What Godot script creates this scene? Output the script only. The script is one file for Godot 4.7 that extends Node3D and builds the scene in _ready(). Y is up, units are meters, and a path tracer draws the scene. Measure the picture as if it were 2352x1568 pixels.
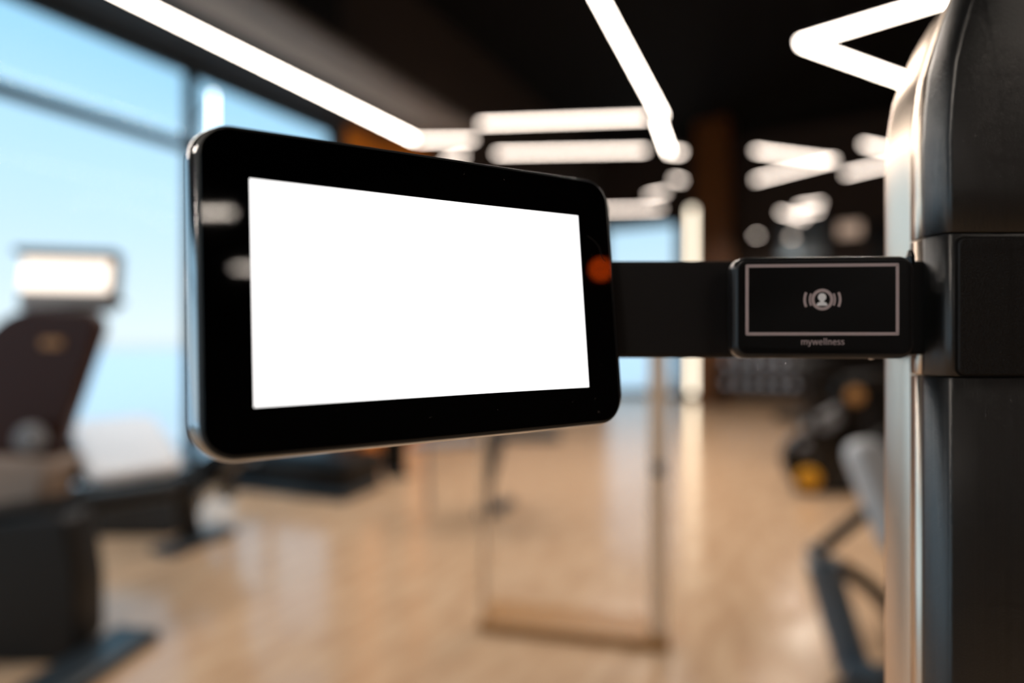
extends Node3D
# A gym: a tablet console on a machine arm in the foreground, everything else far behind and out of focus.
# The photograph's frame is 2352 x 1568; the lens is a 20 mm at f/1.8 focused on the tablet.

const EYE := 1.2           # camera height
const FPX := 1306.67       # focal length in pixels of the 2352-wide frame
const LAMP_UP := 2.0       # height of the strip lamps above the camera
const CEIL := 5.4
var RX := Vector3(0.8777, 0, 0.4792)    # across the room, away from the window wall
var RU := Vector3(0.4792, 0, -0.8777)   # along the window wall, into the depth of the room
var RB := Basis(Vector3(0.8777, 0, 0.4792), Vector3.UP, Vector3(-0.4792, 0, 0.8777))
var taken := {}
var M := {}


# ---------------------------------------------------------------- helpers

func at(px: float, py: float, d: float) -> Vector3:
	return Vector3((px - 1176.0) / FPX * d, EYE - (py - 784.0) / FPX * d, -d)

func on_floor(px: float, py: float) -> Vector3:
	return at(px, py, EYE * FPX / (py - 784.0))

func at_lamp(px: float, py: float) -> Vector3:
	return at(px, py, LAMP_UP * FPX / (784.0 - py))

func room(u: float, v: float, y: float) -> Vector3:
	return RU * u + RX * v + Vector3(0, y, 0)

func numbered(called: String) -> String:
	var n: int = taken.get(called, 0)
	taken[called] = n + 1
	return called if n == 0 else "%s_%03d" % [called, n]

func tag(o: Node3D, label: String, category: String, group := "") -> Node3D:
	o.set_meta("label", label)
	o.set_meta("category", category)
	if group:
		o.set_meta("group", group)
	return o

func thing(called: String, where: Vector3, label: String, category: String, group := "", basis := Basis()) -> Node3D:
	var o := Node3D.new()
	o.name = numbered(called)
	add_child(o)
	o.transform = Transform3D(basis, where)
	return tag(o, label, category, group)

# a mesh under parent, given in world coordinates by xf
func part(called: String, mesh: Mesh, m: Material, parent: Node3D, xf := Transform3D()) -> MeshInstance3D:
	var o := MeshInstance3D.new()
	o.mesh = mesh
	o.material_override = m
	o.name = called if parent != self else numbered(called)
	parent.add_child(o, true)
	var up := Transform3D()
	var p := parent
	while p != self:
		up = p.transform * up
		p = p.get_parent()
	o.transform = up.affine_inverse() * xf
	return o

func structure(called: String, mesh: Mesh, m: Material, xf: Transform3D, label := "") -> MeshInstance3D:
	var o := part(called, mesh, m, self, xf)
	o.set_meta("kind", "structure")
	if label:
		o.set_meta("label", label)
	return o

func box(x: float, y: float, z: float) -> BoxMesh:
	var b := BoxMesh.new()
	b.size = Vector3(x, y, z)
	return b

func rounded(points: Array, r: float, seg := 5) -> PackedVector2Array:
	var out := PackedVector2Array()
	var n := points.size()
	for i in n:
		var p: Vector2 = points[i]
		var a: Vector2 = points[(i + n - 1) % n]
		var b: Vector2 = points[(i + 1) % n]
		var da := (a - p).normalized()
		var db := (b - p).normalized()
		var reach := minf(r, 0.45 * minf((a - p).length(), (b - p).length()))
		for k in seg + 1:
			var t := float(k) / seg
			out.append((p + da * reach).lerp(p, t).lerp(p.lerp(p + db * reach, t), t))
	if Geometry2D.is_polygon_clockwise(out):
		out.reverse()
	return out

func rect(w: float, h: float, r: float, seg := 8) -> PackedVector2Array:
	var out := PackedVector2Array()
	for c in 4:
		var mid := Vector2((w / 2 - r) * (1 if c in [0, 3] else -1), (h / 2 - r) * (1 if c < 2 else -1))
		for k in seg + 1:
			out.append(mid + Vector2.from_angle((c + float(k) / seg) * PI / 2) * r)
	return out

# an outline in XY lofted along z: prof is a list of [inset, z], from the front (+z) to the back
func loft(outline: PackedVector2Array, prof: Array) -> ArrayMesh:
	var n := outline.size()
	var normals := PackedVector2Array()
	for i in n:
		var a := outline[(i + n - 1) % n]
		var b := outline[(i + 1) % n]
		var t := (b - a).normalized()
		normals.append(Vector2(t.y, -t.x))
	var rings := []
	for pr in prof:
		var ring := PackedVector3Array()
		for i in n:
			var q := outline[i] - normals[i] * float(pr[0])
			ring.append(Vector3(q.x, q.y, float(pr[1])))
		rings.append(ring)
	var st := SurfaceTool.new()
	st.begin(Mesh.PRIMITIVE_TRIANGLES)
	st.set_smooth_group(1)
	for k in rings.size() - 1:
		for i in n:
			var j := (i + 1) % n
			for v in [rings[k][i], rings[k][j], rings[k + 1][j], rings[k][i], rings[k + 1][j], rings[k + 1][i]]:
				st.add_vertex(v)
	st.set_smooth_group(-1)
	var tri := Geometry2D.triangulate_polygon(outline)
	for k in range(0, tri.size(), 3):
		for s in [0, 2, 1]:
			st.add_vertex(rings[0][tri[k + s]])
		for s in [0, 1, 2]:
			st.add_vertex(rings[-1][tri[k + s]])
	st.generate_normals()
	return st.commit()

# slab with softened edges
func slab(outline: PackedVector2Array, thick: float, bevel: float) -> ArrayMesh:
	var prof := []
	for k in 4:
		var a := PI / 2 * k / 3.0
		prof.append([bevel * (1 - sin(a)), thick / 2 - bevel * (1 - cos(a))])
	for k in 4:
		var a := PI / 2 * k / 3.0
		prof.append([bevel * (1 - cos(a)), -thick / 2 + bevel * (1 - sin(a))])
	return loft(outline, prof)

func soft_box(x: float, y: float, z: float, bevel: float) -> ArrayMesh:
	return slab(rect(x, y, minf(bevel * 1.5, 0.49 * minf(x, y)), 4), z, bevel)

# a box between two points, its section w across and h high
func beam(a: Vector3, b: Vector3, w: float, h: float, bevel: float) -> Array:
	var z := (b - a).normalized()
	var x := Vector3.UP.cross(z).normalized() if absf(z.y) < 0.95 else Vector3.RIGHT
	var y := z.cross(x)
	return [soft_box(w, h, (b - a).length(), bevel), Transform3D(Basis(x, y, z), (a + b) / 2)]

func tube(points: Array, r: float, seg := 12, steps := 8, r_end := -1.0) -> ArrayMesh:
	var path := []
	for i in points.size() - 1:
		var p0: Vector3 = points[maxi(i - 1, 0)]
		var p1: Vector3 = points[i]
		var p2: Vector3 = points[i + 1]
		var p3: Vector3 = points[mini(i + 2, points.size() - 1)]
		var s: int = steps if points.size() > 2 else 1
		for k in s:
			path.append(p1.cubic_interpolate(p2, p0, p3, float(k) / s))
	path.append(points[-1])
	var rings := []
	var side := Vector3.ZERO
	for i in path.size():
		var t: Vector3 = (path[mini(i + 1, path.size() - 1)] - path[maxi(i - 1, 0)]).normalized()
		side = (t.cross(Vector3.UP) if absf(t.y) < 0.99 else t.cross(Vector3.RIGHT)) if side == Vector3.ZERO else side - t * side.dot(t)
		side = side.normalized()
		var other := t.cross(side)
		var rr := r if r_end < 0 else lerpf(r, r_end, float(i) / (path.size() - 1))
		var ring := PackedVector3Array()
		for k in seg:
			ring.append(path[i] + (side * cos(TAU * k / seg) + other * sin(TAU * k / seg)) * rr)
		rings.append(ring)
	var st := SurfaceTool.new()
	st.begin(Mesh.PRIMITIVE_TRIANGLES)
	st.set_smooth_group(1)
	for i in rings.size() - 1:
		for k in seg:
			var j := (k + 1) % seg
			for v in [rings[i][k], rings[i + 1][k], rings[i + 1][j], rings[i][k], rings[i + 1][j], rings[i][j]]:
				st.add_vertex(v)
	st.set_smooth_group(-1)
	for k in range(1, seg - 1):
		for v in [rings[0][0], rings[0][k], rings[0][k + 1], rings[-1][0], rings[-1][k + 1], rings[-1][k]]:
			st.add_vertex(v)
	st.generate_normals()
	return st.commit()

# a disc-like turned shape about z: prof is a list of [radius, z]
func turned(prof: Array, seg := 32) -> ArrayMesh:
	var st := SurfaceTool.new()
	st.begin(Mesh.PRIMITIVE_TRIANGLES)
	for k in prof.size() - 1:
		st.set_smooth_group(k)
		for i in seg:
			var c := Vector2.from_angle(TAU * i / seg)
			var d := Vector2.from_angle(TAU * (i + 1) / seg)
			var q := []
			for e in [[prof[k], c], [prof[k], d], [prof[k + 1], d], [prof[k + 1], c]]:
				q.append(Vector3(e[1].x * e[0][0], e[1].y * e[0][0], e[0][1]))
			for v in [q[0], q[1], q[2], q[0], q[2], q[3]]:
				st.add_vertex(v)
	st.generate_normals()
	return st.commit()

# flat ring or arc in XY, a little proud in z
func arc(r0: float, r1: float, a0: float, a1: float, thick: float, seg := 32) -> ArrayMesh:
	var st := SurfaceTool.new()
	st.begin(Mesh.PRIMITIVE_TRIANGLES)
	st.set_smooth_group(-1)
	for i in seg:
		var c := Vector2.from_angle(lerpf(a0, a1, float(i) / seg))
		var d := Vector2.from_angle(lerpf(a0, a1, float(i + 1) / seg))
		var f := func(p: Vector2, r: float, z: float) -> Vector3: return Vector3(p.x * r, p.y * r, z)
		var quads := [[f.call(c, r0, thick), f.call(d, r0, thick), f.call(d, r1, thick), f.call(c, r1, thick)],
			[f.call(c, r1, thick), f.call(d, r1, thick), f.call(d, r1, 0), f.call(c, r1, 0)],
			[f.call(d, r0, thick), f.call(c, r0, thick), f.call(c, r0, 0), f.call(d, r0, 0)]]
		for q in quads:
			for v in [q[0], q[1], q[2], q[0], q[2], q[3]]:
				st.add_vertex(v)
	st.generate_normals()
	return st.commit()

func mat(c: Color, rough: float, metal := 0.0, spec := 0.5) -> StandardMaterial3D:
	var m := StandardMaterial3D.new()
	m.albedo_color = c
	m.roughness = rough
	m.metallic = metal
	m.metallic_specular = spec
	return m

func glow(c: Color, energy: float) -> StandardMaterial3D:
	var m := mat(Color(0.9, 0.9, 0.9), 0.5)
	m.emission_enabled = true
	m.emission = c
	m.emission_energy_multiplier = energy
	return m

func noise(freq: float, seed_: int, ramp: Array, size := 512, octaves := 4, bump := 0.0) -> NoiseTexture2D:
	var n := FastNoiseLite.new()
	n.seed = seed_
	n.frequency = freq
	n.fractal_octaves = octaves
	var t := NoiseTexture2D.new()
	t.width = size
	t.height = size
	t.seamless = true
	t.noise = n
	if bump > 0:
		t.as_normal_map = true
		t.bump_strength = bump
	elif ramp:
		var g := Gradient.new()
		g.offsets = PackedFloat32Array([0.0, 0.5, 1.0])
		g.colors = PackedColorArray(ramp)
		t.color_ramp = g
	return t

func grained(m: StandardMaterial3D, freq: float, strength: float, scale: float) -> StandardMaterial3D:
	m.normal_enabled = true
	m.normal_texture = noise(freq, 11, [], 512, 3, 6.0)
	m.normal_scale = strength
	m.uv1_triplanar = true
	m.uv1_world_triplanar = true
	m.uv1_scale = Vector3.ONE * scale
	return m

func materials() -> void:
	M.floor = mat(Color.WHITE, 0.17)
	M.floor.albedo_texture = noise(0.012, 3, [Color(0.74, 0.605, 0.48), Color(0.79, 0.665, 0.54), Color(0.845, 0.735, 0.615)], 1024, 5)
	M.floor.uv1_triplanar = true
	M.floor.uv1_scale = Vector3(0.8, 0.8, 0.22)
	M.ceiling = mat(Color(0.045, 0.045, 0.047), 0.85, 0.0, 0.3)
	M.dark_wall = mat(Color(0.22, 0.185, 0.165), 0.8)
	M.lintel = mat(Color(0.07, 0.065, 0.062), 0.8)
	M.soffit = mat(Color(0.38, 0.365, 0.355), 0.8)
	M.orange = mat(Color(0.8, 0.47, 0.06), 0.7)
	M.brown_wood = mat(Color(0.45, 0.29, 0.15), 0.35)
	M.frame = mat(Color(0.12, 0.15, 0.17), 0.7, 0.0, 0.3)
	M.pane = mat(Color(1, 1, 1, 0.03), 0.02, 0.0, 0.12)
	M.pane.transparency = BaseMaterial3D.TRANSPARENCY_ALPHA
	M.terrace = mat(Color(0.92, 0.92, 0.93), 0.7)
	M.lamp = glow(Color(1.0, 0.93, 0.87), 8.5)
	M.bright_lamp = glow(Color(1.0, 0.945, 0.89), 24.0)
	M.lamp_body = mat(Color(0.2, 0.2, 0.2), 0.5, 0.4)
	M.cable = mat(Color(0.05, 0.05, 0.05), 0.6)
	M.black = mat(Color(0.045, 0.04, 0.038), 0.42, 0.0, 0.4)
	M.black_gloss = mat(Color(0.035, 0.03, 0.03), 0.18)
	M.rubber = mat(Color(0.05, 0.05, 0.052), 0.7)
	M.pad = mat(Color(0.21, 0.09, 0.025), 0.34, 0.0, 0.35)  # brown puts the floor's reflection into the colour of a black seat back
	M.grey = mat(Color(0.5, 0.51, 0.53), 0.4)
	M.blue_grey = mat(Color(0.14, 0.18, 0.21), 0.35)
	M.pale = mat(Color(0.75, 0.77, 0.79), 0.3)
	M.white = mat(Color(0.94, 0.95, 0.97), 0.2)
	M.chrome = mat(Color(0.8, 0.8, 0.82), 0.22, 1.0)
	M.yellow = mat(Color(0.85, 0.6, 0.05), 0.5)
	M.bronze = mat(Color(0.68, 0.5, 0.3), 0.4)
	M.profile = mat(Color(0.93, 0.82, 0.7), 0.35)
	M.slate = mat(Color(0.3, 0.36, 0.41), 0.32)
	M.silver = mat(Color(0.93, 0.86, 0.79), 0.3, 1.0)
	M.cover = grained(mat(Color(0.042, 0.038, 0.037), 0.33, 0.0, 0.64), 0.12, 0.45, 22.0)
	M.cover.clearcoat_enabled = true
	M.cover.clearcoat = 0.35
	M.cover.clearcoat_roughness = 0.3
	M.inset = grained(mat(Color(0.06, 0.052, 0.05), 0.5, 0.0, 0.4), 0.12, 0.6, 14.0)
	M.arm = grained(mat(Color(0.07, 0.05, 0.044), 0.5, 0.0, 0.4), 0.12, 0.3, 14.0)
	M.tablet_glass = mat(Color(0.004, 0.004, 0.005), 0.03)
	M.tablet_body = mat(Color(0.75, 0.76, 0.77), 0.12, 1.0)
	M.tablet_back = mat(Color(0.1, 0.1, 0.1), 0.5)
	M.tablet_rim = mat(Color(0.15, 0.155, 0.155), 0.4)
	M.screen = glow(Color(1, 1, 1), 1.3)
	M.reader = mat(Color(0.055, 0.045, 0.045), 0.45, 0.0, 0.4)
	M.reader_case = mat(Color(0.1, 0.1, 0.105), 0.3)
	M.print = mat(Color(0.74, 0.67, 0.67), 0.6)
	M.print_white = mat(Color(0.97, 0.97, 0.98), 0.6)
	M.dust = mat(Color(0.55, 0.52, 0.5), 0.9)
	M.amber = glow(Color(1.0, 0.33, 0.03), 34.0)
	M.lit_screen = glow(Color(1.0, 0.93, 0.86), 1.6)
	M.tv = mat(Color(0.4, 0.46, 0.5), 0.3)
	M.beige_lit = glow(Color(0.85, 0.72, 0.62), 0.5)


# ---------------------------------------------------------------- fittings

func strip_lamp(a: Vector3, b: Vector3, label: String, bright := false) -> Node3D:
	var t := thing("strip_lamp", (a + b) / 2, label, "lamp", "white strip lamps under the ceiling")
	var along := b - a
	var x := along.normalized()
	var xb := Basis(x, Vector3.UP, x.cross(Vector3.UP)) if absf(x.y) < 0.9 else Basis(x, Vector3.FORWARD, x.cross(Vector3.FORWARD))
	var mid := (a + b) / 2
	part("diffuser", soft_box(along.length(), 0.02, 0.024, 0.005), M.bright_lamp if bright else M.lamp, t, Transform3D(xb, mid))
	part("housing", soft_box(along.length() + 0.006, 0.03, 0.028, 0.004), M.lamp_body, t, Transform3D(xb, mid + xb.y * 0.025))
	for s in [-0.4, 0.4]:
		var foot: Vector3 = mid + along * float(s) + Vector3(0, 0.038, 0)
		part("cable", tube([foot, Vector3(foot.x, CEIL - 0.003, foot.z)], 0.002, 5), M.cable, t)
	var l := AreaLight3D.new()
	l.name = "strip_light"
	l.area_size = Vector2(along.length(), 0.024)
	l.light_energy = 1.08 * along.length()
	l.light_color = Color(1.0, 0.945, 0.89)
	l.shadow_enabled = true
	l.area_range = 40.0
	t.add_child(l)
	l.transform = Transform3D(Basis(xb.x, -xb.z, Vector3.UP), Vector3(0, -0.014, 0))
	return t

func down_light(p: Vector3, label: String) -> void:
	var t := thing("down_light", p, label, "lamp", "small round lamps far off")
	var flip := Transform3D(Basis(Vector3.RIGHT, Vector3(0, 0, -1), Vector3.UP), p)
	part("diffuser", turned([[0.0, 0.0], [0.05, 0.0], [0.055, 0.02]]), M.lamp, t, flip)
	var l := SpotLight3D.new()
	l.name = "down_spot"
	l.light_energy = 0.8
	l.light_color = Color(1.0, 0.93, 0.87)
	l.light_size = 0.05
	l.spot_angle = 70.0
	l.spot_range = 40.0
	l.shadow_enabled = true
	t.add_child(l)
	l.transform = Transform3D(Basis(Vector3.RIGHT, Vector3(0, 0, -1), Vector3.UP), Vector3(0, -0.01, 0))
	part("housing", turned([[0.057, 0.005], [0.06, 0.06], [0.04, 0.1], [0.0, 0.1]]), M.lamp_body, t, flip)
	part("cable", tube([p + Vector3(0, 0.1, 0), Vector3(p.x, CEIL - 0.003, p.z)], 0.002, 5), M.cable, t)


func window_bay(n: int, origin: Vector3, along: Vector3, wide: float, top: float, transom: float) -> void:
	var w := Node3D.new()
	w.name = "window_%d" % n
	w.set_meta("kind", "structure")
	w.set_meta("label", "tall blue-lit glazing bay with dark metal frame")
	add_child(w)
	var b := Basis(along, Vector3.UP, along.cross(Vector3.UP))
	w.transform = Transform3D(b, origin)
	var bar := func(x: float, y: float, sx: float, sy: float, called: String) -> void:
		part(called, soft_box(sx, sy, 0.09, 0.006), M.frame, w, Transform3D(b, origin + along * x + Vector3(0, y, 0)))
	bar.call(wide, top / 2, 0.07, top, "mullion")
	bar.call(0.0, top / 2, 0.01, top, "mullion")
	bar.call(wide / 2, transom, wide - 0.07, 0.075, "transom")
	bar.call(wide / 2, top - 0.03, wide - 0.07, 0.06, "head_rail")
	bar.call(wide / 2, 0.05, wide - 0.07, 0.1, "sill_rail")
	for p in [[0.1, transom - 0.0375], [transom + 0.0375, top - 0.06]]:
		part("pane", box(wide - 0.08, p[1] - p[0], 0.012), M.pane, w, Transform3D(b, origin + along * (wide / 2) + Vector3(0, (p[0] + p[1]) / 2, 0)))


func _ready() -> void:
	# camera
	var cam := Camera3D.new()
	cam.name = "camera"
	var ca := CameraAttributesPhysical.new()
	ca.frustum_focal_length = 20.0
	ca.frustum_focus_distance = 0.262
	ca.frustum_near = 0.02
	ca.frustum_far = 400.0
	ca.exposure_aperture = 1.77
	cam.attributes = ca
	add_child(cam)
	cam.position = Vector3(0, EYE, 0)
	cam.current = true
	# sky and exposure
	var we := WorldEnvironment.new()
	we.name = "environment"
	var e := Environment.new()
	e.background_mode = Environment.BG_SKY
	e.sky = Sky.new()
	var sm := ProceduralSkyMaterial.new()
	sm.sky_top_color = Color(0.52, 0.83, 1.0)
	sm.sky_horizon_color = Color(0.9, 0.97, 1.0)
	sm.ground_horizon_color = Color(0.85, 0.92, 0.97)
	sm.ground_bottom_color = Color(0.7, 0.76, 0.8)
	sm.sky_curve = 0.2
	e.sky.sky_material = sm
	e.background_energy_multiplier = 1.14
	e.tonemap_mode = Environment.TONE_MAPPER_LINEAR
	e.tonemap_exposure = 1.0
	e.sdfgi_enabled = true
	e.ssao_enabled = true
	e.ssil_enabled = true
	we.environment = e
	add_child(we)
	# the sun stands behind the building: it lights the terrace past the building's own shadow
	var sun := DirectionalLight3D.new()
	sun.name = "sun"
	sun.light_energy = 0.5
	sun.light_color = Color(1.0, 0.97, 0.92)
	sun.light_angular_distance = 0.5
	sun.shadow_enabled = true
	add_child(sun)
	sun.look_at_from_position(Vector3.ZERO, RX * -1.0 + Vector3(0, -2.4, 0) + RU * 0.15)

	materials()
	shell()
	lamps()
	tower()
	tablet()
	card_reader()
	partition()
	left_machines()
	right_machines()
	far_things()


# ---------------------------------------------------------------- the room

func room_box(called: String, u0: float, u1: float, v0: float, v1: float, y0: float, y1: float, m: Material, label := "") -> MeshInstance3D:
	return structure(called, box(v1 - v0, y1 - y0, u1 - u0), m, Transform3D(RB, room((u0 + u1) / 2, (v0 + v1) / 2, (y0 + y1) / 2)), label)

func shell() -> void:
	room_box("floor", -7.0, 12.7, -4.5, 8.2, -0.2, 0.0, M.floor, "light oak floor with a satin shine")
	room_box("ceiling", -7.0, 12.7, -4.6, 8.2, CEIL, CEIL + 0.2, M.ceiling, "black ceiling high above the hanging lamps")
	room_box("wall_left", -7.0, 4.29, -4.55, -4.35, 3.4, CEIL, M.lintel, "dark wall strip above the tall windows")
	room_box("wall_left", 4.29, 12.5, -4.55, -4.35, 0.0, CEIL, M.dark_wall, "dark wall past the last window")
	room_box("wall_far", 12.5, 12.7, -2.76, 8.0, 0.0, CEIL, M.dark_wall, "dark brown far wall")
	room_box("wall_far", 12.5, 12.7, -4.55, -2.76, 3.8, CEIL, M.dark_wall, "dark wall above the far window")
	room_box("wall_right", -7.0, 12.5, 8.0, 8.2, 0.0, CEIL, M.dark_wall, "dark brown right wall")
	room_box("wall_back", -7.2, -7.0, 1.8, 8.2, 0.0, CEIL, M.dark_wall, "dark brown back wall")
	room_box("wall_back", -7.2, -7.0, -4.55, 1.8, 3.4, CEIL, M.lintel, "dark wall strip above the back windows")
	for k in 4:
		window_bay(k + 9, room(-7.1, -4.35 + 1.53 * k, 0.0), RX, 1.53, 3.4, 2.755)
	for k in 7:
		window_bay(k + 1, room(-6.35 + 1.52 * k, -4.45, 0.0), RU, 1.52, 3.4, 2.755)
	room_box("wall_left", -7.0, -6.36, -4.55, -4.35, 0.0, 3.4, M.dark_wall, "dark wall before the first window")
	window_bay(8, room(12.55, -4.33, 0.0), RX, 1.56, 3.8, 2.6)
	# trims: the grey board beside the long lamp and the dark lintel between it and the glass
	room_box("trim_1", -6.9, 4.9, -3.48, -3.03, 3.3, 3.36, M.soffit, "grey suspended board beside the long window lamp")
	room_box("trim_2", -6.9, 4.9, -4.35, -3.62, 3.42, 3.5, M.lintel, "dark suspended board between the window and the long lamp")
	for u in [-5.0, -1.0, 3.2]:
		for v in [-3.2, -4.0]:
			var p := room(u, v, 0.0)
			structure("trim_3", tube([p + Vector3(0, 3.36 if v > -3.5 else 3.5, 0), p + Vector3(0, CEIL, 0)], 0.006, 6), M.cable, Transform3D(), "thin rod that carries a suspended board")
	room_box("wall_left", 4.36, 5.7, -4.35, -4.3, 0.0, 4.2, M.orange, "orange painted wall panel past the last window")
	# terrace outside
	room_box("ground_terrace", -7.25, 80.0, -90.0, -4.6, -0.3, -0.06, M.terrace, "pale paved terrace outside the windows")
	room_box("ground_terrace", -60.0, -7.25, -90.0, 60.0, -0.3, -0.06, M.terrace, "pale paved terrace outside the back windows")
	# columns
	var c := at(1640, 900, 10.9)
	structure("wall_column", soft_box(0.62, CEIL, 0.4, 0.02), M.brown_wood, Transform3D(RB * Basis(Vector3.UP, -0.15), Vector3(c.x, CEIL / 2, c.z)), "brown wood-clad column")
	c = at(1022, 900, 7.9)
	structure("wall_column", soft_box(0.5, CEIL, 0.5, 0.02), M.black_gloss, Transform3D(RB, Vector3(c.x, CEIL / 2, c.z)), "black glossy column behind the tablet")


func lamps() -> void:
	strip_lamp(room(-3.2, -3.55, EYE + LAMP_UP), room(4.48, -3.55, EYE + LAMP_UP), "very long straight white strip lamp running beside the window wall", true)
	strip_lamp(at_lamp(958, 322), at_lamp(1089, 321), "short white strip lamp meeting the end of the long window lamp")
	var p := at_lamp(1520, 266)
	var q := at_lamp(1377, 0)
	strip_lamp(q + (q - p) * 0.7, p, "long slanting white strip lamp above the tablet's top right corner", true)
	strip_lamp(at_lamp(1102, 284), at_lamp(1486, 270), "white strip lamp crossing above the tablet, the upper of two parallel ones")
	strip_lamp(at_lamp(1139, 352), at_lamp(1483, 345), "white strip lamp crossing above the tablet, the lower of two parallel ones")
	strip_lamp(at_lamp(1512, 280), at_lamp(1537, 350), "short white strip lamp continuing the long slanting one over the tablet's corner", true)
	strip_lamp(at_lamp(1020, 372), at_lamp(1066, 358), "short white strip lamp just showing over the tablet's top edge")
	strip_lamp(at_lamp(1546, 411), at_lamp(1568, 415), "small white strip lamp beside the brown column, above the others")
	strip_lamp(at_lamp(1488, 449), at_lamp(1530, 441), "small white strip lamp left of the brown column, under the round glints")
	strip_lamp(at_lamp(1350, 483), at_lamp(1520, 479), "white strip lamp hanging above the far window")
	strip_lamp(at_lamp(1837, 98), at_lamp(2220, -18), "upper arm of the big white V-shaped lamp beside the machine tower", true)
	strip_lamp(at_lamp(1842, 101), at_lamp(2180, 222), "lower arm of the big white V-shaped lamp beside the machine tower", true)
	strip_lamp(at_lamp(1734, 346), at_lamp(1912, 369), "upper arm of the sideways V of lamps above the card reader")
	strip_lamp(at_lamp(1734, 413), at_lamp(1918, 366), "lower arm of the sideways V of lamps above the card reader")
	strip_lamp(at_lamp(1982, 331), at_lamp(2110, 356), "upper white strip lamp half hidden by the machine tower")
	strip_lamp(at_lamp(1940, 400), at_lamp(2105, 362), "lower white strip lamp half hidden by the machine tower")
	strip_lamp(at_lamp(1792, 487), at_lamp(1848, 503), "lowest strip lamp of the distant cluster above the card reader")
	strip_lamp(at_lamp(1832, 474), at_lamp(1888, 466), "topmost strip lamp of the distant cluster above the card reader")
	strip_lamp(at_lamp(1826, 492), at_lamp(1882, 484), "middle strip lamp of the distant cluster above the card reader")
	down_light(at_lamp(1738, 541), "small round lamp low over the card reader's left corner")
	down_light(at_lamp(1818, 545), "small round lamp low over the middle of the card reader")
	down_light(at_lamp(1557, 351), "small round lamp beside the end of the slanting strip lamp")
	# on the far wall: glowing strip standing for a tall narrow lit slit
	var c0 := at(1590, 478, 11.9)
	var c1 := Vector3(c0.x, 0.12, c0.z)
	var t := thing("lit_slit", Vector3(c0.x, 0, c0.z), "tall upright cream-white glowing strip put in for a narrow lit slit in the far wall beside the brown column", "lamp")
	part("diffuser", soft_box(0.13, c0.y - c1.y, 0.05, 0.01), glow(Color(1.0, 0.94, 0.84), 3.6), t, Transform3D(RB, (c0 + c1) / 2))
	var wl := AreaLight3D.new()
	wl.name = "lit_slit_light"
	wl.area_size = Vector2(0.13, c0.y - c1.y)
	wl.light_energy = 0.35
	wl.light_color = Color(1.0, 0.9, 0.74)
	wl.area_range = 40.0
	wl.shadow_enabled = true
	t.add_child(wl)
	wl.transform = Transform3D(RB * Basis(Vector3.UP, PI), (c0 + c1) / 2 + RB.z * 0.03 - t.position)
	part("back_plate", soft_box(0.2, c0.y, 0.06, 0.01), M.lamp_body, t, Transform3D(RB, Vector3(c0.x, c0.y / 2, c0.z) - RB.z * 0.06))
	# behind the camera: the lamps that the black glass of the tablet mirrors, and two unseen fill lamps added for overall light
	strip_lamp(Vector3(2.34, EYE + LAMP_UP, 3.87), Vector3(1.2, EYE + LAMP_UP, 5.0), "white strip lamp mirrored in the black left border of the tablet")
	strip_lamp(Vector3(3.14, EYE + LAMP_UP, 5.2), Vector3(3.7, EYE + LAMP_UP, 4.7), "short white strip lamp mirrored close beside the tablet's white screen")
	strip_lamp(Vector3(-1.6, EYE + LAMP_UP, 2.4), Vector3(-0.4, EYE + LAMP_UP, 0.6), "added white fill strip lamp over the open floor left of the tablet")
	strip_lamp(Vector3(2.6, EYE + LAMP_UP, 0.2), Vector3(3.5, EYE + LAMP_UP, -1.4), "added white fill strip lamp over the right side of the room")
	# added glowing tube standing for a bright slit of sky at the mullion
	var m0 := at(489, 215, 4.1)
	var m1 := Vector3(m0.x, 1.75, m0.z)
	var ml := thing("slit_glow", m1, "slim upright bluish-white glowing tube added before the window mullion for a bright slit of sky", "lamp")
	part("tube", tube([m1, m0], 0.012, 10), glow(Color(0.85, 0.95, 1.0), 5.0), ml)
	for y in [m1.y + 0.05, m0.y - 0.05]:
		part("bracket", tube([Vector3(m0.x, y, m0.z), room(2.77, -4.41, y)], 0.008, 6), M.lamp_body, ml)
	# amber signal lamp mirrored in the tablet's border
	var s := Vector3(0.046, EYE + 0.038, -0.298) + Vector3(0.887, 0.268, 0.375) * 7.2
	var sl := thing("signal_lamp", s, "small amber signal lamp on the right wall, mirrored in the tablet", "lamp")
	part("lens", turned([[0.0, 0.05], [0.03, 0.043], [0.05, 0.02], [0.055, 0.0]], 24), M.amber, sl, Transform3D(Basis(Vector3(0.375, 0, -0.887), Vector3.UP, Vector3(-0.887, 0, -0.375)), s))
	part("housing", turned([[0.058, 0.004], [0.07, -0.01], [0.07, -0.06], [0.0, -0.06]], 24), M.lamp_body, sl, Transform3D(Basis(Vector3(0.375, 0, -0.887), Vector3.UP, Vector3(-0.887, 0, -0.375)), s))
	part("stem", tube([s + Vector3(0.05, 0, 0.02), Vector3(s.x + 0.05, CEIL - 0.003, s.z + 0.02)], 0.012, 8), M.lamp_body, sl)


# ---------------------------------------------------------------- foreground

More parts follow.
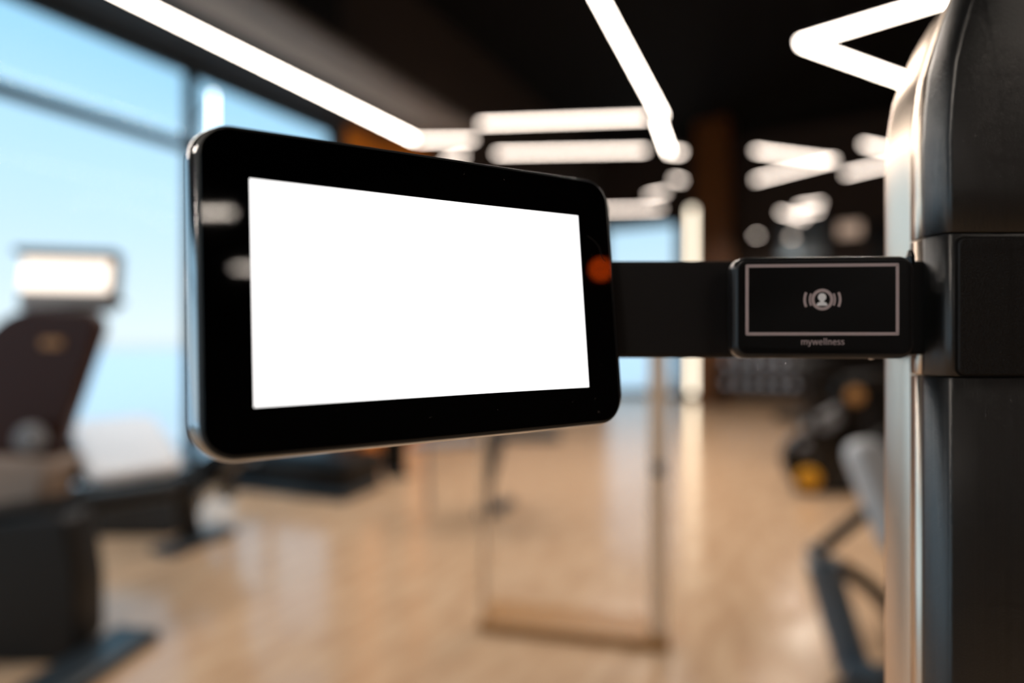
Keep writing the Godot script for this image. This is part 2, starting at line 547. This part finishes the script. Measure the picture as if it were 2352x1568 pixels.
# plan: [x, depth, how far it follows the shoulder]; ys: heights above the camera
func shell_mesh(plan: Array, ys: Array, inset_ends := 0.0) -> ArrayMesh:
	var st := SurfaceTool.new()
	st.begin(Mesh.PRIMITIVE_TRIANGLES)
	st.set_smooth_group(1)
	var rings := []
	for k in ys.size():
		var y: float = ys[k]
		var ring := PackedVector3Array()
		var pull := inset_ends if k in [0, ys.size() - 1] else 0.0
		for p in plan:
			var s: float = shoulder(y) * p[2]
			var lean := 0.35 * maxf(0.0, y - 0.03) ** 2
			ring.append(Vector3(p[0] + s + pull + 0.7 * lean, EYE + y, -(p[1] + 0.35 * s + pull + lean)))
		rings.append(ring)
	for k in rings.size() - 1:
		for i in plan.size() - 1:
			for v in [rings[k][i], rings[k + 1][i], rings[k + 1][i + 1], rings[k][i], rings[k + 1][i + 1], rings[k][i + 1]]:
				st.add_vertex(v)
	st.set_smooth_group(-1)
	var flat := PackedVector2Array()
	for p in plan:
		flat.append(Vector2(p[0], p[1]))
	var tri := Geometry2D.triangulate_polygon(flat)
	for k in range(0, tri.size(), 3):
		for j in [0, 1, 2]:
			st.add_vertex(rings[-1][tri[k + j]])
		for j in [0, 2, 1]:
			st.add_vertex(rings[0][tri[k + j]])
	st.generate_normals()
	return st.commit()

func shoulder(y: float) -> float:
	var keys := [[-2.0, 0.0], [0.105, 0.0], [0.124, 0.0021], [0.146, 0.0065], [0.164, 0.0143], [0.18, 0.0224], [0.191, 0.0294], [0.204, 0.0382], [0.225, 0.058], [0.24, 0.08], [0.25, 0.11], [0.255, 0.15]]
	for i in keys.size() - 1:
		if y <= keys[i + 1][0]:
			return lerpf(keys[i][1], keys[i + 1][1], (y - keys[i][0]) / (keys[i + 1][0] - keys[i][0]))
	return keys[-1][1]

func tower() -> void:
	var t := thing("machine_tower", Vector3(0.32, 0, -0.32), "tall black machine tower with rounded shoulder and satin silver side", "machine")
	var front := []
	for k in 9:
		var a := PI / 2 * k / 8.0
		front.append([0.2253 - 0.005 * cos(a), 0.3035 - 0.0135 * sin(a), 0.72])
	front += [[0.24, 0.2898, 0.72], [0.3, 0.2896, 0.7], [0.5, 0.2905, 0.2], [0.51, 0.297, 0.1], [0.51, 0.305, 0.1]]
	var closed := func(p: Array, back: Array) -> Array: return p + back + [p[0]]
	var cover := func(ys: Array, called: String) -> void:
		part(called, shell_mesh(closed.call(front, [[0.2203, 0.3058, 0.72]]), ys, 0.0006), M.cover, t)
	var seam_top := (784.0 - 535.0) / FPX * 0.291
	var seam_low := (784.0 - 866.0) / FPX * 0.291
	var upper := [seam_top + 0.0004, seam_top + 0.001, 0.08, 0.105, 0.115, 0.124, 0.135, 0.146, 0.155, 0.164, 0.172, 0.18, 0.191, 0.204, 0.215, 0.225, 0.233, 0.24, 0.246, 0.25, 0.2525, 0.255]
	cover.call(upper, "upper_cover")
	cover.call([seam_low + 0.0004, seam_low + 0.001, 0.0, seam_top - 0.0008, seam_top - 0.0002], "middle_cover")
	cover.call([-EYE, -EYE + 0.0008, -0.6, -0.2, seam_low - 0.0008, seam_low - 0.0002], "lower_cover")
	var tall := [-EYE, -0.3] + upper
	for ys in [upper, [seam_low + 0.0004, seam_low + 0.001, 0.0, seam_top - 0.0008, seam_top - 0.0002], [-EYE, -0.6, -0.2, seam_low - 0.0008, seam_low - 0.0002]]:
		part("side_strip", shell_mesh([[0.2217, 0.3166, 0.8], [0.2206, 0.3066, 0.75], [0.5, 0.3066, 0.1], [0.5, 0.3166, 0.1], [0.2217, 0.3166, 0.8]], ys, 0.0004), M.silver, t)
	part("side_panel", shell_mesh([[0.2243, 0.3425, 1.0], [0.2241, 0.341, 1.0], [0.2223, 0.319, 0.84], [0.2232, 0.3172, 0.84], [0.5, 0.3172, 0.1], [0.5, 0.3425, 0.1], [0.2243, 0.3425, 1.0]], tall), M.silver, t)
	# the inset panel on the middle cover
	var y0 := (784.0 - 861.0) / FPX * 0.289
	var y1 := (784.0 - 546.0) / FPX * 0.289
	var x0 := (2203.0 - 1176.0) / FPX * 0.2885
	part("inset_panel", loft(rect(0.48 - x0, y1 - y0, 0.0035), [[0.0006, 0.001], [0.0, 0.0005], [0.0, -0.003]]), M.inset, t, Transform3D(Basis(), Vector3((x0 + 0.48) / 2, EYE + (y0 + y1) / 2, -0.2896)))
	part("panel_edge", loft(rect(0.48 - x0 + 0.0016, y1 - y0 + 0.0016, 0.004), [[0.0, 0.0001], [0.0, -0.003]]), M.black, t, Transform3D(Basis(), Vector3((x0 + 0.48) / 2, EYE + (y0 + y1) / 2, -0.2895)))
	part("stack_housing", soft_box(0.2, 1.3, 0.2, 0.02), M.black, t, Transform3D(Basis(), Vector3(0.48, 0.65, -0.447)))
	# arm that carries the tablet and the reader
	var ay0 := EYE + (784.0 - 822.0) / FPX * 0.318
	var ay1 := EYE + (784.0 - 598.0) / FPX * 0.318
	part("arm", slab(rect(0.222 - 0.02, ay1 - ay0, 0.004, 5), 0.02, 0.0025), M.arm, t, Transform3D(Basis(), Vector3((0.222 + 0.02) / 2, (ay0 + ay1) / 2, -0.3285)))
	part("arm_socket", soft_box(0.024, ay1 - ay0 - 0.004, 0.03, 0.002), M.black, t, Transform3D(Basis(), Vector3(0.2115, (ay0 + ay1) / 2, -0.319)))
	part("bracket", soft_box(0.04, 0.045, 0.028, 0.004), M.arm, t, Transform3D(Basis(), Vector3(0.01, (ay0 + ay1) / 2, -0.3215)))


func tablet() -> void:
	var a := Vector3(0.87866, 0.01165, -0.4773)
	var b := Vector3(-0.05459, 0.9956, -0.07619)     # up along the screen
	var n := a.cross(b).normalized()
	var c := Vector3(-0.0315, EYE + 0.02001, -0.25351)
	var bs := Basis(a, b, n)
	var mid := c + a * 0.0011 + b * 0.0008
	var t := thing("tablet_console", mid, "black tablet console showing a blank white screen, held on the dark arm", "tablet", "", bs)
	var xf := Transform3D(bs, mid)
	var out := rect(0.1925, 0.1275, 0.0125, 14)
	part("side_band", loft(rect(0.1945, 0.1245, 0.0135, 14), [[0.0008, -0.0012], [-0.0008, -0.0018], [-0.0019, -0.003], [-0.0026, -0.0045], [-0.0029, -0.0062], [-0.0026, -0.008], [-0.0016, -0.0096], [0.0008, -0.0108]]), M.tablet_body, t, xf)
	part("back_cover", loft(rect(0.193, 0.127, 0.0127, 14), [[0.0, -0.0102], [0.001, -0.012], [0.004, -0.0137], [0.009, -0.0145]]), M.tablet_back, t, xf)
	part("rim", loft(out, [[0.0012, 0.0], [0.0004, -0.0003], [0.0, -0.001], [0.0, -0.004]]), M.tablet_rim, t, xf)
	var glass := part("glass_front", loft(rect(0.1897, 0.1247, 0.0112, 14), [[0.0002, 0.0003], [0.0, 0.0001], [0.0, -0.002]]), M.tablet_glass, t, xf)
	part("screen", box(0.1542, 0.0882, 0.0002), M.screen, glass, Transform3D(bs, c + n * 0.0003))
	# specks of dust and a hair on the glass
	var r := RandomNumberGenerator.new()
	r.seed = 5
	var st := SurfaceTool.new()
	st.begin(Mesh.PRIMITIVE_TRIANGLES)
	for s in [[82.0, 56.8, 0.35], [66.5, 51.0, 0.2], [80.3, 50.2, 0.25], [60.0, 50.4, 0.12], [14.0, -57.8, 0.22], [35.0, -57.6, 0.25], [-8.0, 53.0, 0.15], [25.0, 52.0, 0.15], [-47.0, 47.3, 0.15], [86.0, 33.0, 0.14], [84.5, -24.0, 0.16]]:
		for k in 3:
			var q: Vector3 = c + a * (s[0] / 1000.0 + r.randf_range(-0.5, 0.5) * 0.001 * k) - b * (s[1] / 1000.0 + r.randf_range(-0.5, 0.5) * 0.001 * k) + n * 0.00036
			var w: float = s[2] / 1000.0 * (0.6 if k else 1.0)
			for v in [q + b * w, q + a * w, q - a * w]:
				st.add_vertex(v)
	st.generate_normals()
	var dust := part("dust", st.commit(), M.dust, glass)
	dust.set_meta("kind", "stuff")
	var hair := []
	for h in [[82.2, -34.0], [86.5, -31.5], [89.6, -28.0], [90.8, -22.5], [92.5, -20.5]]:
		hair.append(c + a * (h[0] / 1000.0) - b * (h[1] / 1000.0) + n * 0.0004)
	part("hair", tube(hair, 0.00012, 5, 5), mat(Color(0.2, 0.17, 0.16), 0.8), glass)
	part("port_screw", turned([[0.0, 0.0012], [0.0012, 0.0008], [0.0014, 0.0]], 16), M.chrome, t, Transform3D(Basis(b, -n, -a), mid - a * 0.0969 - b * 0.0525 - n * 0.005))


func card_reader() -> void:
	var mid := at(1891, 706, 0.293)
	var yaw := Basis(Vector3.UP, -0.07)
	var xf := Transform3D(yaw, mid)
	var k := 0.293 / FPX
	var t := thing("card_reader", mid, "small black card reader with a thin grey printed frame, clipped to the arm", "card reader", "", yaw)
	part("case", loft(rect(404 * k, 235 * k, 32 * k, 10), [[0.0012, -0.0006], [0.0004, -0.0012], [0.0, -0.0024], [0.0, -0.009], [0.0012, -0.0112]]), M.reader_case, t, xf)
	part("mount_plate", slab(rect(300 * k, 190 * k, 10 * k), 0.0128, 0.001), M.reader_case, t, Transform3D(yaw, mid + yaw * Vector3(20 * k, 0, -0.0172)))
	part("bezel", loft(rect(400 * k, 231 * k, 30 * k, 10), [[0.0022, 0.0006], [0.0014, 0.0005], [0.0006, 0.0], [0.0003, -0.001]]), M.reader_case, t, xf)
	var plate := part("face", loft(rect(384 * k, 214 * k, 22 * k, 10), [[0.0002, 0.0006], [0.0, 0.0005], [0.0, -0.001]]), M.reader, t, xf)
	var face := func(px: float, py: float) -> Transform3D:
		return Transform3D(yaw, mid + yaw * Vector3((px - 1891) * k, (706 - py) * k, 0.00062))
	# the printed frame: four lines
	var fm := [[1886.0, 609.5, 340.0, 7.0], [1886.0, 766.5, 340.0, 7.0], [1719.5, 688.0, 7.0, 158.0], [2052.5, 688.0, 7.0, 158.0]]
	for f in fm:
		part("printed_line", slab(rect(f[2] * k, f[3] * k, 3.0 * k, 3), 0.0001, 0.00002), M.print, plate, face.call(f[0], f[1]))
	# the person in a ring with waves
	part("printed_ring", arc(17.6 * k, 24.6 * k, 0, TAU, 0.0001, 40), M.print, plate, face.call(1887.5, 688))
	part("printed_head", turned([[0.0, 0.0001], [9.2 * k, 0.0001], [9.3 * k, 0.0]], 24), M.print_white, plate, face.call(1887, 682.5))
	part("printed_neck", slab(rect(9 * k, 12 * k, 2 * k, 3), 0.00008, 0.00001), M.print_white, plate, face.call(1887, 691))
	part("printed_shoulders", slab(rounded([Vector2(-13 * k, -4 * k), Vector2(13 * k, -4 * k), Vector2(9 * k, 4.5 * k), Vector2(-9 * k, 4.5 * k)], 5 * k), 0.0001, 0.00002), M.print_white, plate, face.call(1887, 698))
	for s in [0.0, PI]:
		part("printed_wave", arc(29 * k, 33 * k, s - 0.46, s + 0.46, 0.0001, 12), M.print, plate, face.call(1887.5 - 3 * cos(s), 688))
		part("printed_wave", arc(37.5 * k, 43 * k, s - 0.42, s + 0.42, 0.0001, 12), M.print, plate, face.call(1887.5 - 1 * cos(s), 688))
	var tm := TextMesh.new()
	var sf := SystemFont.new()
	sf.font_names = PackedStringArray(["Droid Sans"])
	tm.font = sf
	tm.text = "mywellness"
	tm.font_size = 16
	tm.depth = 0.0
	tm.pixel_size = 0.01
	tm.depth = 0.01
	var wide := tm.get_aabb().size.x
	var sc := 95.0 * k / maxf(wide, 0.001)
	var tx: Transform3D = face.call(1888, 785)
	part("printed_word", tm, M.print, plate, Transform3D(yaw.scaled(Vector3(sc, sc, sc)), tx.origin))
	part("clip", turned([[0.0, 0.004], [0.0012, 0.0035], [0.0022, 0.0], [0.0022, -0.004], [0.0, -0.004]], 16), M.black_gloss, t, Transform3D(Basis(Vector3.RIGHT, Vector3(0, 0, -1), Vector3.UP), at(2091, 590, 0.3)))
	part("foot_screw", turned([[0.0, 0.0008], [0.0012, 0.0005], [0.0014, 0.0]], 16), M.chrome, t, Transform3D(Basis(Vector3.RIGHT, Vector3(0, 0, 1), Vector3.DOWN), mid + yaw * Vector3(120 * k, -117.5 * k, -0.006)))


# ---------------------------------------------------------------- middle distance

func partition() -> void:
	var a := on_floor(1098, 1452)
	var b := on_floor(1538, 1500)
	var x := (b - a).normalized()
	var back := Vector3.UP.cross(x).normalized()
	var bs := Basis(x, Vector3.UP, -back) if back.z < 0 else Basis(x, Vector3.UP, back)
	var f := bs.z           # towards the camera
	var w := (b - a).length()
	var mid := (a + b) / 2
	var t := thing("glass_partition", mid, "low clear glass partition on an oak plinth behind the tablet", "partition", "", bs)
	var high := 1.24
	part("plinth", soft_box(w, 0.045, 0.2, 0.006), M.bronze, t, Transform3D(bs, mid - f * 0.1 + Vector3(0, 0.0225, 0)))
	part("pane", box(w - 0.1, high - 0.05, 0.012), M.pane, t, Transform3D(bs, mid - f * 0.05 + x * -0.025 + Vector3(0, 0.045 + (high - 0.05) / 2, 0)))
	part("edge_profile", soft_box(0.022, high - 0.045, 0.04, 0.004), M.profile, t, Transform3D(bs, a + x * 0.012 - f * 0.05 + Vector3(0, 0.045 + (high - 0.045) / 2, 0)))
	part("edge_profile", soft_box(0.07, high - 0.045, 0.06, 0.01), M.profile, t, Transform3D(bs, b - x * 0.04 - f * 0.06 + Vector3(0, 0.045 + (high - 0.045) / 2, 0)))
	part("top_rail", soft_box(w, 0.02, 0.03, 0.004), M.profile, t, Transform3D(bs, mid - f * 0.05 + Vector3(0, high, 0)))
	part("lock", turned([[0.0, 0.025], [0.02, 0.022], [0.026, 0.01], [0.026, 0.0]], 20), M.blue_grey, t, Transform3D(bs, at(1512, 1076, 2.17)))


func crossbar(t: Node3D, a: Vector3, b: Vector3, w: float, h: float) -> void:
	var bm := beam(a + Vector3(0, h / 2, 0), b + Vector3(0, h / 2, 0), w, h, 0.012)
	part("foot", bm[0], M.blue_grey, t, bm[1])

func put_beam(t: Node3D, called: String, a: Vector3, b: Vector3, w: float, h: float, bevel: float, m: Material) -> void:
	var bm := beam(a, b, w, h, bevel)
	part(called, bm[0], m, t, bm[1])

# a slab whose outline is given by pixels at one depth, facing the camera, thick away from it
func cut_out(t: Node3D, called: String, px: Array, d: float, thick: float, r: float, m: Material) -> MeshInstance3D:
	var c := Vector2.ZERO
	for p in px:
		c += p
	c /= px.size()
	var pts := []
	for p in px:
		pts.append(Vector2(p.x - c.x, c.y - p.y) * d / FPX)
	return part(called, slab(rounded(pts, r), thick, minf(0.012, thick * 0.3)), m, t, Transform3D(Basis(), at(c.x, c.y, d) + Vector3(0, 0, -thick / 2)))

func left_machines() -> void:
	# the nearest: post, beam, seat back and lit console
	var f0 := on_floor(352, 1470)
	var t := thing("recumbent_bike", Vector3(f0.x - 0.4, 0, f0.z), "black recumbent bike with a tall black seat back with a painted brown floor reflection and lit white console", "exercise bike")
	crossbar(t, on_floor(318, 1466), on_floor(20, 1660), 0.2, 0.05)
	cut_out(t, "post", [Vector2(-120, 1215), Vector2(146, 1185), Vector2(172, 1350), Vector2(172, 1500), Vector2(120, 1540), Vector2(-120, 1580)], 2.12, 0.16, 0.04, M.black)
	put_beam(t, "rail", at(-140, 1200, 2.1), at(410, 1120, 2.55), 0.14, 0.07, 0.025, M.black)
	var sa := at(240, 1098, 2.4)
	var sb := at(325, 965, 2.95)
	var sx := (at(340, 1075, 2.5) - at(150, 1105, 2.3)).normalized()
	var sy := (sb - sa).normalized()
	part("seat", slab(rect(0.36, (sb - sa).length(), 0.09), 0.06, 0.025), M.white, t, Transform3D(Basis(sx, sy, sx.cross(sy)).orthonormalized(), (sa + sb) / 2))  # white colour carries the bright window reflection seen here
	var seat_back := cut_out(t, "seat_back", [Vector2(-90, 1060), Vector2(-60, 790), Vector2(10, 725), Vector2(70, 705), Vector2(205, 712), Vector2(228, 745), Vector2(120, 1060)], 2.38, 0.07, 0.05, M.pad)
	cut_out(t, "seat_cushion", [Vector2(-110, 1050), Vector2(112, 1062), Vector2(78, 1160), Vector2(-110, 1195)], 2.3, 0.2, 0.03, mat(Color(0.62, 0.55, 0.5), 0.6))
	put_beam(t, "seat_back_support", at(150, 1000, 2.48), at(190, 1110, 2.5), 0.05, 0.03, 0.01, M.black)
	cut_out(seat_back, "painted_glint", [Vector2(92, 778), Vector2(142, 778), Vector2(142, 798), Vector2(92, 798)], 2.372, 0.012, 0.01, M.bronze)  # small tan plate painted in as a lamp highlight on the seat back
	part("knob", turned([[0.0, 0.05], [0.045, 0.045], [0.06, 0.02], [0.06, 0.0], [0.0, 0.0]], 24), M.grey, t, Transform3D(Basis(), at(76, 1006, 2.33)))
	# console on its own mast, beyond the seat back
	var cc := at(152, 640, 2.9)
	var cb := Basis(Vector3.UP, 0.25) * Basis(Vector3.RIGHT, -0.2)
	var console := part("console", slab(rect(0.44, 0.3, 0.04), 0.05, 0.015), M.grey, t, Transform3D(cb, cc + Vector3(0, -0.02, -0.04)))
	part("console_hood", slab(rect(0.46, 0.035, 0.015), 0.09, 0.01), M.black, console, Transform3D(cb, cc + cb * Vector3(0.0, 0.135, -0.01)))
	part("console_screen", slab(rect(0.39, 0.17, 0.012), 0.004, 0.001), M.lit_screen, console, Transform3D(cb, cc + cb * Vector3(0, 0.02, 0.0)))
	put_beam(t, "mast", at(170, 690, 2.95), at(130, 1180, 2.9), 0.08, 0.06, 0.02, M.black)
	put_beam(t, "handle", at(80, 712, 2.8), at(285, 694, 2.8), 0.03, 0.03, 0.012, M.black)
	# the second
	var g0 := on_floor(450, 1262)
	t = thing("recumbent_bike", Vector3(g0.x - 0.3, 0, g0.z), "black recumbent bike behind the nearest one, its lower half showing under the tablet's left corner", "exercise bike")
	crossbar(t, on_floor(520, 1222), on_floor(370, 1278), 0.19, 0.045)
	cut_out(t, "body", [Vector2(150, 1120), Vector2(420, 1075), Vector2(530, 1010), Vector2(560, 1050), Vector2(430, 1160), Vector2(390, 1246), Vector2(190, 1236)], 3.5, 0.25, 0.05, M.black_gloss)
	put_beam(t, "post", at(410, 1090, 3.3), at(440, 1235, 3.38), 0.12, 0.1, 0.03, M.black)
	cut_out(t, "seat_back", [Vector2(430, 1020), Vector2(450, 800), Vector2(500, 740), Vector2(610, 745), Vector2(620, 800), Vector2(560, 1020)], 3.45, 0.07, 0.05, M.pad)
	part("console", slab(rect(0.46, 0.27, 0.04), 0.05, 0.015), M.black, t, Transform3D(cb, at(600, 680, 3.9)))
	put_beam(t, "mast", at(600, 690, 3.95), at(520, 1150, 3.8), 0.08, 0.06, 0.02, M.black)
	# treadmill with a low dark motor hood
	var h0 := on_floor(700, 1120)
	t = thing("treadmill", Vector3(h0.x, 0, h0.z), "black treadmill with a low wide hood under the tablet's bottom edge", "treadmill")
	put_beam(t, "hood", on_floor(570, 1106) + Vector3(0, 0.16, -0.1), on_floor(832, 1136) + Vector3(0, 0.16, -0.1), 0.5, 0.3, 0.05, M.black)
	put_beam(t, "kick_plate", on_floor(566, 1106) + Vector3(0, 0.03, 0.0), on_floor(836, 1136) + Vector3(0, 0.03, 0.0), 0.5, 0.06, 0.012, M.blue_grey)
	put_beam(t, "grip_plate", at(485, 1062, 4.6), at(590, 1055, 4.6), 0.08, 0.03, 0.012, M.grey)
	for p in [620.0, 815.0]:
		put_beam(t, "upright", at(p, 1040, 4.75), at(p, 760, 4.85), 0.07, 0.07, 0.02, M.black)
	part("console", slab(rect(0.75, 0.3, 0.05), 0.06, 0.015), M.black, t, Transform3D(cb, at(715, 720, 4.8)))
	# the next one: only an upright and its foot show
	t = thing("power_rack", on_floor(905, 1092), "dark upright of a power rack between the treadmill and the bench", "rack")
	put_beam(t, "leg", on_floor(905, 1088) + Vector3(0, 0.04, 0), at(905, 640, 5.1), 0.22, 0.12, 0.02, M.black)
	put_beam(t, "foot", on_floor(885, 1092) + Vector3(0, 0.02, 0), on_floor(935, 1088) + Vector3(0, 0.02, 0), 0.3, 0.04, 0.01, M.rubber)
	# bench seen through the glass
	var k0 := on_floor(1118, 1186)
	t = thing("weight_bench", k0, "flat weight bench with a dark tapering leg seen through the glass partition", "bench")
	put_beam(t, "beam", at(950, 1020, 3.95), at(1120, 1012, 3.9), 0.2, 0.05, 0.015, M.grey)
	put_beam(t, "pad", at(1100, 998, 3.9), at(1285, 1000, 3.9), 0.28, 0.06, 0.022, M.black)
	cut_out(t, "leg", [Vector2(1104, 1010), Vector2(1160, 1010), Vector2(1132, 1120), Vector2(1128, 1180), Vector2(1106, 1184)], 3.84, 0.08, 0.02, M.black)
	put_beam(t, "foot", on_floor(1104, 1190) + Vector3(0, 0.03, 0), on_floor(1172, 1160) + Vector3(0, 0.03, 0), 0.09, 0.06, 0.015, M.blue_grey)
	put_beam(t, "leg", at(980, 1030, 3.95), on_floor(985, 1178) + Vector3(0, 0.02, 0), 0.03, 0.03, 0.008, M.grey)


func right_machines() -> void:
	# spin bike
	var d := 4.5
	var t := thing("spin_bike", on_floor(1920, 1132), "black spin bike with a yellow wheel hub beyond the silver tower side", "exercise bike")
	var wheel := at(1872, 1058, d)
	var face := Basis(Vector3.UP, -0.25)
	var flywheel := part("flywheel", turned([[0.0, 0.03], [0.06, 0.03], [0.07, 0.02], [0.19, 0.02], [0.2, 0.04], [0.235, 0.04], [0.245, 0.03], [0.245, -0.03], [0.235, -0.04], [0.0, -0.03]], 40), M.black_gloss, t, Transform3D(face, wheel))
	part("hub_cap", turned([[0.0, 0.05], [0.07, 0.045], [0.085, 0.03], [0.085, 0.02]], 28), M.yellow, flywheel, Transform3D(face, at(1856, 1097, d - 0.05)))
	put_beam(t, "frame_tube", at(1845, 985, d), at(1990, 900, d + 0.15), 0.06, 0.07, 0.02, M.grey)
	put_beam(t, "frame_tube", at(1835, 1030, d), at(1930, 960, d + 0.1), 0.06, 0.06, 0.02, M.grey)
	put_beam(t, "main_frame", at(1880, 1090, d + 0.05), at(2050, 1000, d + 0.2), 0.1, 0.14, 0.03, M.black)
	put_beam(t, "handlebar_post", at(1880, 1040, d), at(1850, 860, d), 0.06, 0.08, 0.02, M.black)
	put_beam(t, "handlebar", at(1800, 856, d - 0.1), at(1920, 850, d + 0.2), 0.05, 0.05, 0.02, M.black)
	put_beam(t, "seat_post", at(1990, 1060, d + 0.15), at(2010, 880, d + 0.15), 0.06, 0.07, 0.02, M.black)
	put_beam(t, "seat", at(1950, 872, d + 0.12), at(2040, 866, d + 0.2), 0.16, 0.07, 0.03, M.black)
	var pulley := part("pulley", turned([[0.0, 0.03], [0.05, 0.03], [0.06, 0.01], [0.1, 0.01], [0.11, 0.03], [0.14, 0.02], [0.14, -0.02], [0.0, -0.02]], 32), M.black, t, Transform3D(face, at(1960, 906, d - 0.02)))
	part("pulley_cap", turned([[0.0, 0.05], [0.055, 0.045], [0.065, 0.03]], 24), M.bronze, pulley, Transform3D(face, at(1962, 908, d - 0.02)))
	put_beam(t, "foot", on_floor(1830, 1134) + Vector3(0, 0.03, 0), on_floor(2010, 1128) + Vector3(0, 0.03, 0), 0.1, 0.06, 0.015, M.rubber)
	put_beam(t, "foot", on_floor(1960, 1100) + Vector3(0, 0.03, 0), on_floor(2060, 1096) + Vector3(0, 0.03, 0), 0.1, 0.06, 0.015, M.rubber)
	put_beam(t, "base_rail", on_floor(1900, 1128) + Vector3(0, 0.05, 0), on_floor(2010, 1100) + Vector3(0, 0.05, 0), 0.08, 0.08, 0.02, M.black)
	# a big dark machine behind the spin bike
	var wm := on_floor(1950, 1050)
	t = thing("weight_machine", wm, "big dark weight machine behind the spin bike", "machine")
	put_beam(t, "base", on_floor(1830, 1048) + Vector3(0, 0.06, 0), on_floor(2080, 1050) + Vector3(0, 0.06, 0), 0.6, 0.12, 0.03, M.black)
	cut_out(t, "shroud", [Vector2(1905, 1040), Vector2(1880, 880), Vector2(1905, 660), Vector2(2060, 660), Vector2(2070, 1040)], 5.95, 0.3, 0.06, M.black)
	put_beam(t, "lever", at(1790, 850, 5.8), at(1930, 820, 5.9), 0.08, 0.08, 0.03, M.black)
	put_beam(t, "seat", at(1800, 960, 5.7), at(1900, 955, 5.9), 0.3, 0.1, 0.04, M.black)
	put_beam(t, "seat_post", at(1850, 965, 5.8), on_floor(1852, 1050) + Vector3(0, 0.1, 0), 0.1, 0.1, 0.03, M.black)
	# incline bench, partly behind the tower
	d = 2.1
	t = thing("incline_bench", on_floor(1985, 1580), "incline bench with a pale blue-grey pad and a thick curved dark leg", "bench")
	var pa := at(2005, 1040, d + 0.15)
	var pb := at(2050, 1240, d)
	var pz := (pb - pa).normalized()
	var pbs := Basis(Vector3(0.9, 0, -0.436), -pz, Vector3(0.9, 0, -0.436).cross(-pz)).orthonormalized()
	part("pad", slab(rect(0.2, (pb - pa).length() + 0.1, 0.07), 0.08, 0.03), M.pale, t, Transform3D(pbs, (pa + pb) / 2))
	put_beam(t, "support_bar", at(2070, 1110, d + 0.1), at(1872, 1270, d), 0.045, 0.05, 0.015, M.black)
	put_beam(t, "cross_grip", at(1862, 1262, d - 0.06), at(1905, 1290, d + 0.1), 0.05, 0.05, 0.02, M.grey)
	part("curved_leg", tube([at(1888, 1290, d), at(1908, 1360, d), at(1935, 1450, d - 0.02), at(1966, 1550, d - 0.05), on_floor(1985, 1590) + Vector3(0, 0.05, 0)], 0.06, 14), M.slate, t)
	part("curved_leg", tube([at(1890, 1290, d + 0.06), at(1960, 1320, d + 0.2), at(2030, 1380, d + 0.3), on_floor(2090, 1520) + Vector3(0, 0.05, 0)], 0.035, 14), M.black, t)
	put_beam(t, "foot", on_floor(1935, 1620) + Vector3(0, 0.025, 0), on_floor(2060, 1560) + Vector3(0, 0.025, 0), 0.1, 0.05, 0.015, M.rubber)


func far_things() -> void:
	# rack of dumbbells
	var d := 10.2
	var c := at(1745, 900, d)
	var t := thing("dumbbell_rack", Vector3(c.x, 0, c.z), "dark dumbbell rack far behind the arm", "rack", "", RB)
	for y in [0.35, 0.72]:
		part("shelf", soft_box(1.5, 0.05, 0.35, 0.01), M.black, t, Transform3D(RB, Vector3(c.x, y, c.z)))
	for s in [-0.72, 0.72]:
		part("upright", soft_box(0.06, 0.9, 0.35, 0.01), M.black, t, Transform3D(RB, Vector3(c.x, 0.45, c.z) + RX * float(s)))
	var proto: Node3D
	for row in 2:
		for k in 6:
			var p: Vector3 = Vector3(c.x, [0.375, 0.745][row] + 0.065, c.z) + RX * (-0.55 + 0.22 * k)
			if proto == null:
				proto = thing("dumbbell", p, "round-headed grey dumbbell on the lower shelf of the far rack", "dumbbell", "dumbbells on the far rack", RB)
				for s in [-0.09, 0.09]:
					part("head", turned([[0.0, 0.04], [0.055, 0.035], [0.065, 0.02], [0.065, -0.02], [0.055, -0.035], [0.0, -0.04]], 20), M.chrome, proto, Transform3D(RB, p + RB.z * float(s)))
				part("handle", tube([p - RB.z * 0.06, p + RB.z * 0.06], 0.016, 10), M.black, proto)
			else:
				var q: Node3D = proto.duplicate()
				q.name = numbered("dumbbell")
				add_child(q)
				q.position = p
				if row == 1:
					q.set_meta("label", "round-headed grey dumbbell on the upper shelf of the far rack")
	# panels on the far wall
	var on_wall := func(px: float, py: float) -> Vector3:
		var r := at(px, py, 1.0) - Vector3(0, EYE, 0)
		var k := 12.46 / RU.dot(r)
		return Vector3(0, EYE, 0) + r * k
	var panel := func(called: String, px0: float, px1: float, py0: float, py1: float, m: Material, label: String, category: String, rim: Material) -> void:
		var a: Vector3 = on_wall.call(px0, py1)
		var b: Vector3 = on_wall.call(px1, py0)
		var o := thing(called, (a + b) / 2, label, category, "", RB)
		var w := (b - a).dot(RX)
		part("frame", soft_box(w + 0.06, b.y - a.y + 0.06, 0.05, 0.008), rim, o, Transform3D(RB, (a + b) / 2))
		part("face", soft_box(w, b.y - a.y, 0.02, 0.004), m, o, Transform3D(RB, (a + b) / 2 + RB.z * 0.03))
	panel.call("wall_screen", 1790.0, 1896.0, 498.0, 600.0, M.tv, "blue-grey wall screen on the far wall above the card reader", "screen", M.black)
	panel.call("lit_sign", 1925.0, 1978.0, 510.0, 545.0, M.beige_lit, "dim beige backlit sign on the far wall", "sign", M.black)
	panel.call("wall_panel", 2004.0, 2040.0, 515.0, 610.0, M.black, "black panel on the far wall next to the machine tower", "panel", M.black)
	panel.call("wall_panel", 1648.0, 1682.0, 522.0, 575.0, M.orange, "small orange panel on the far wall right of the brown column", "panel", M.black)
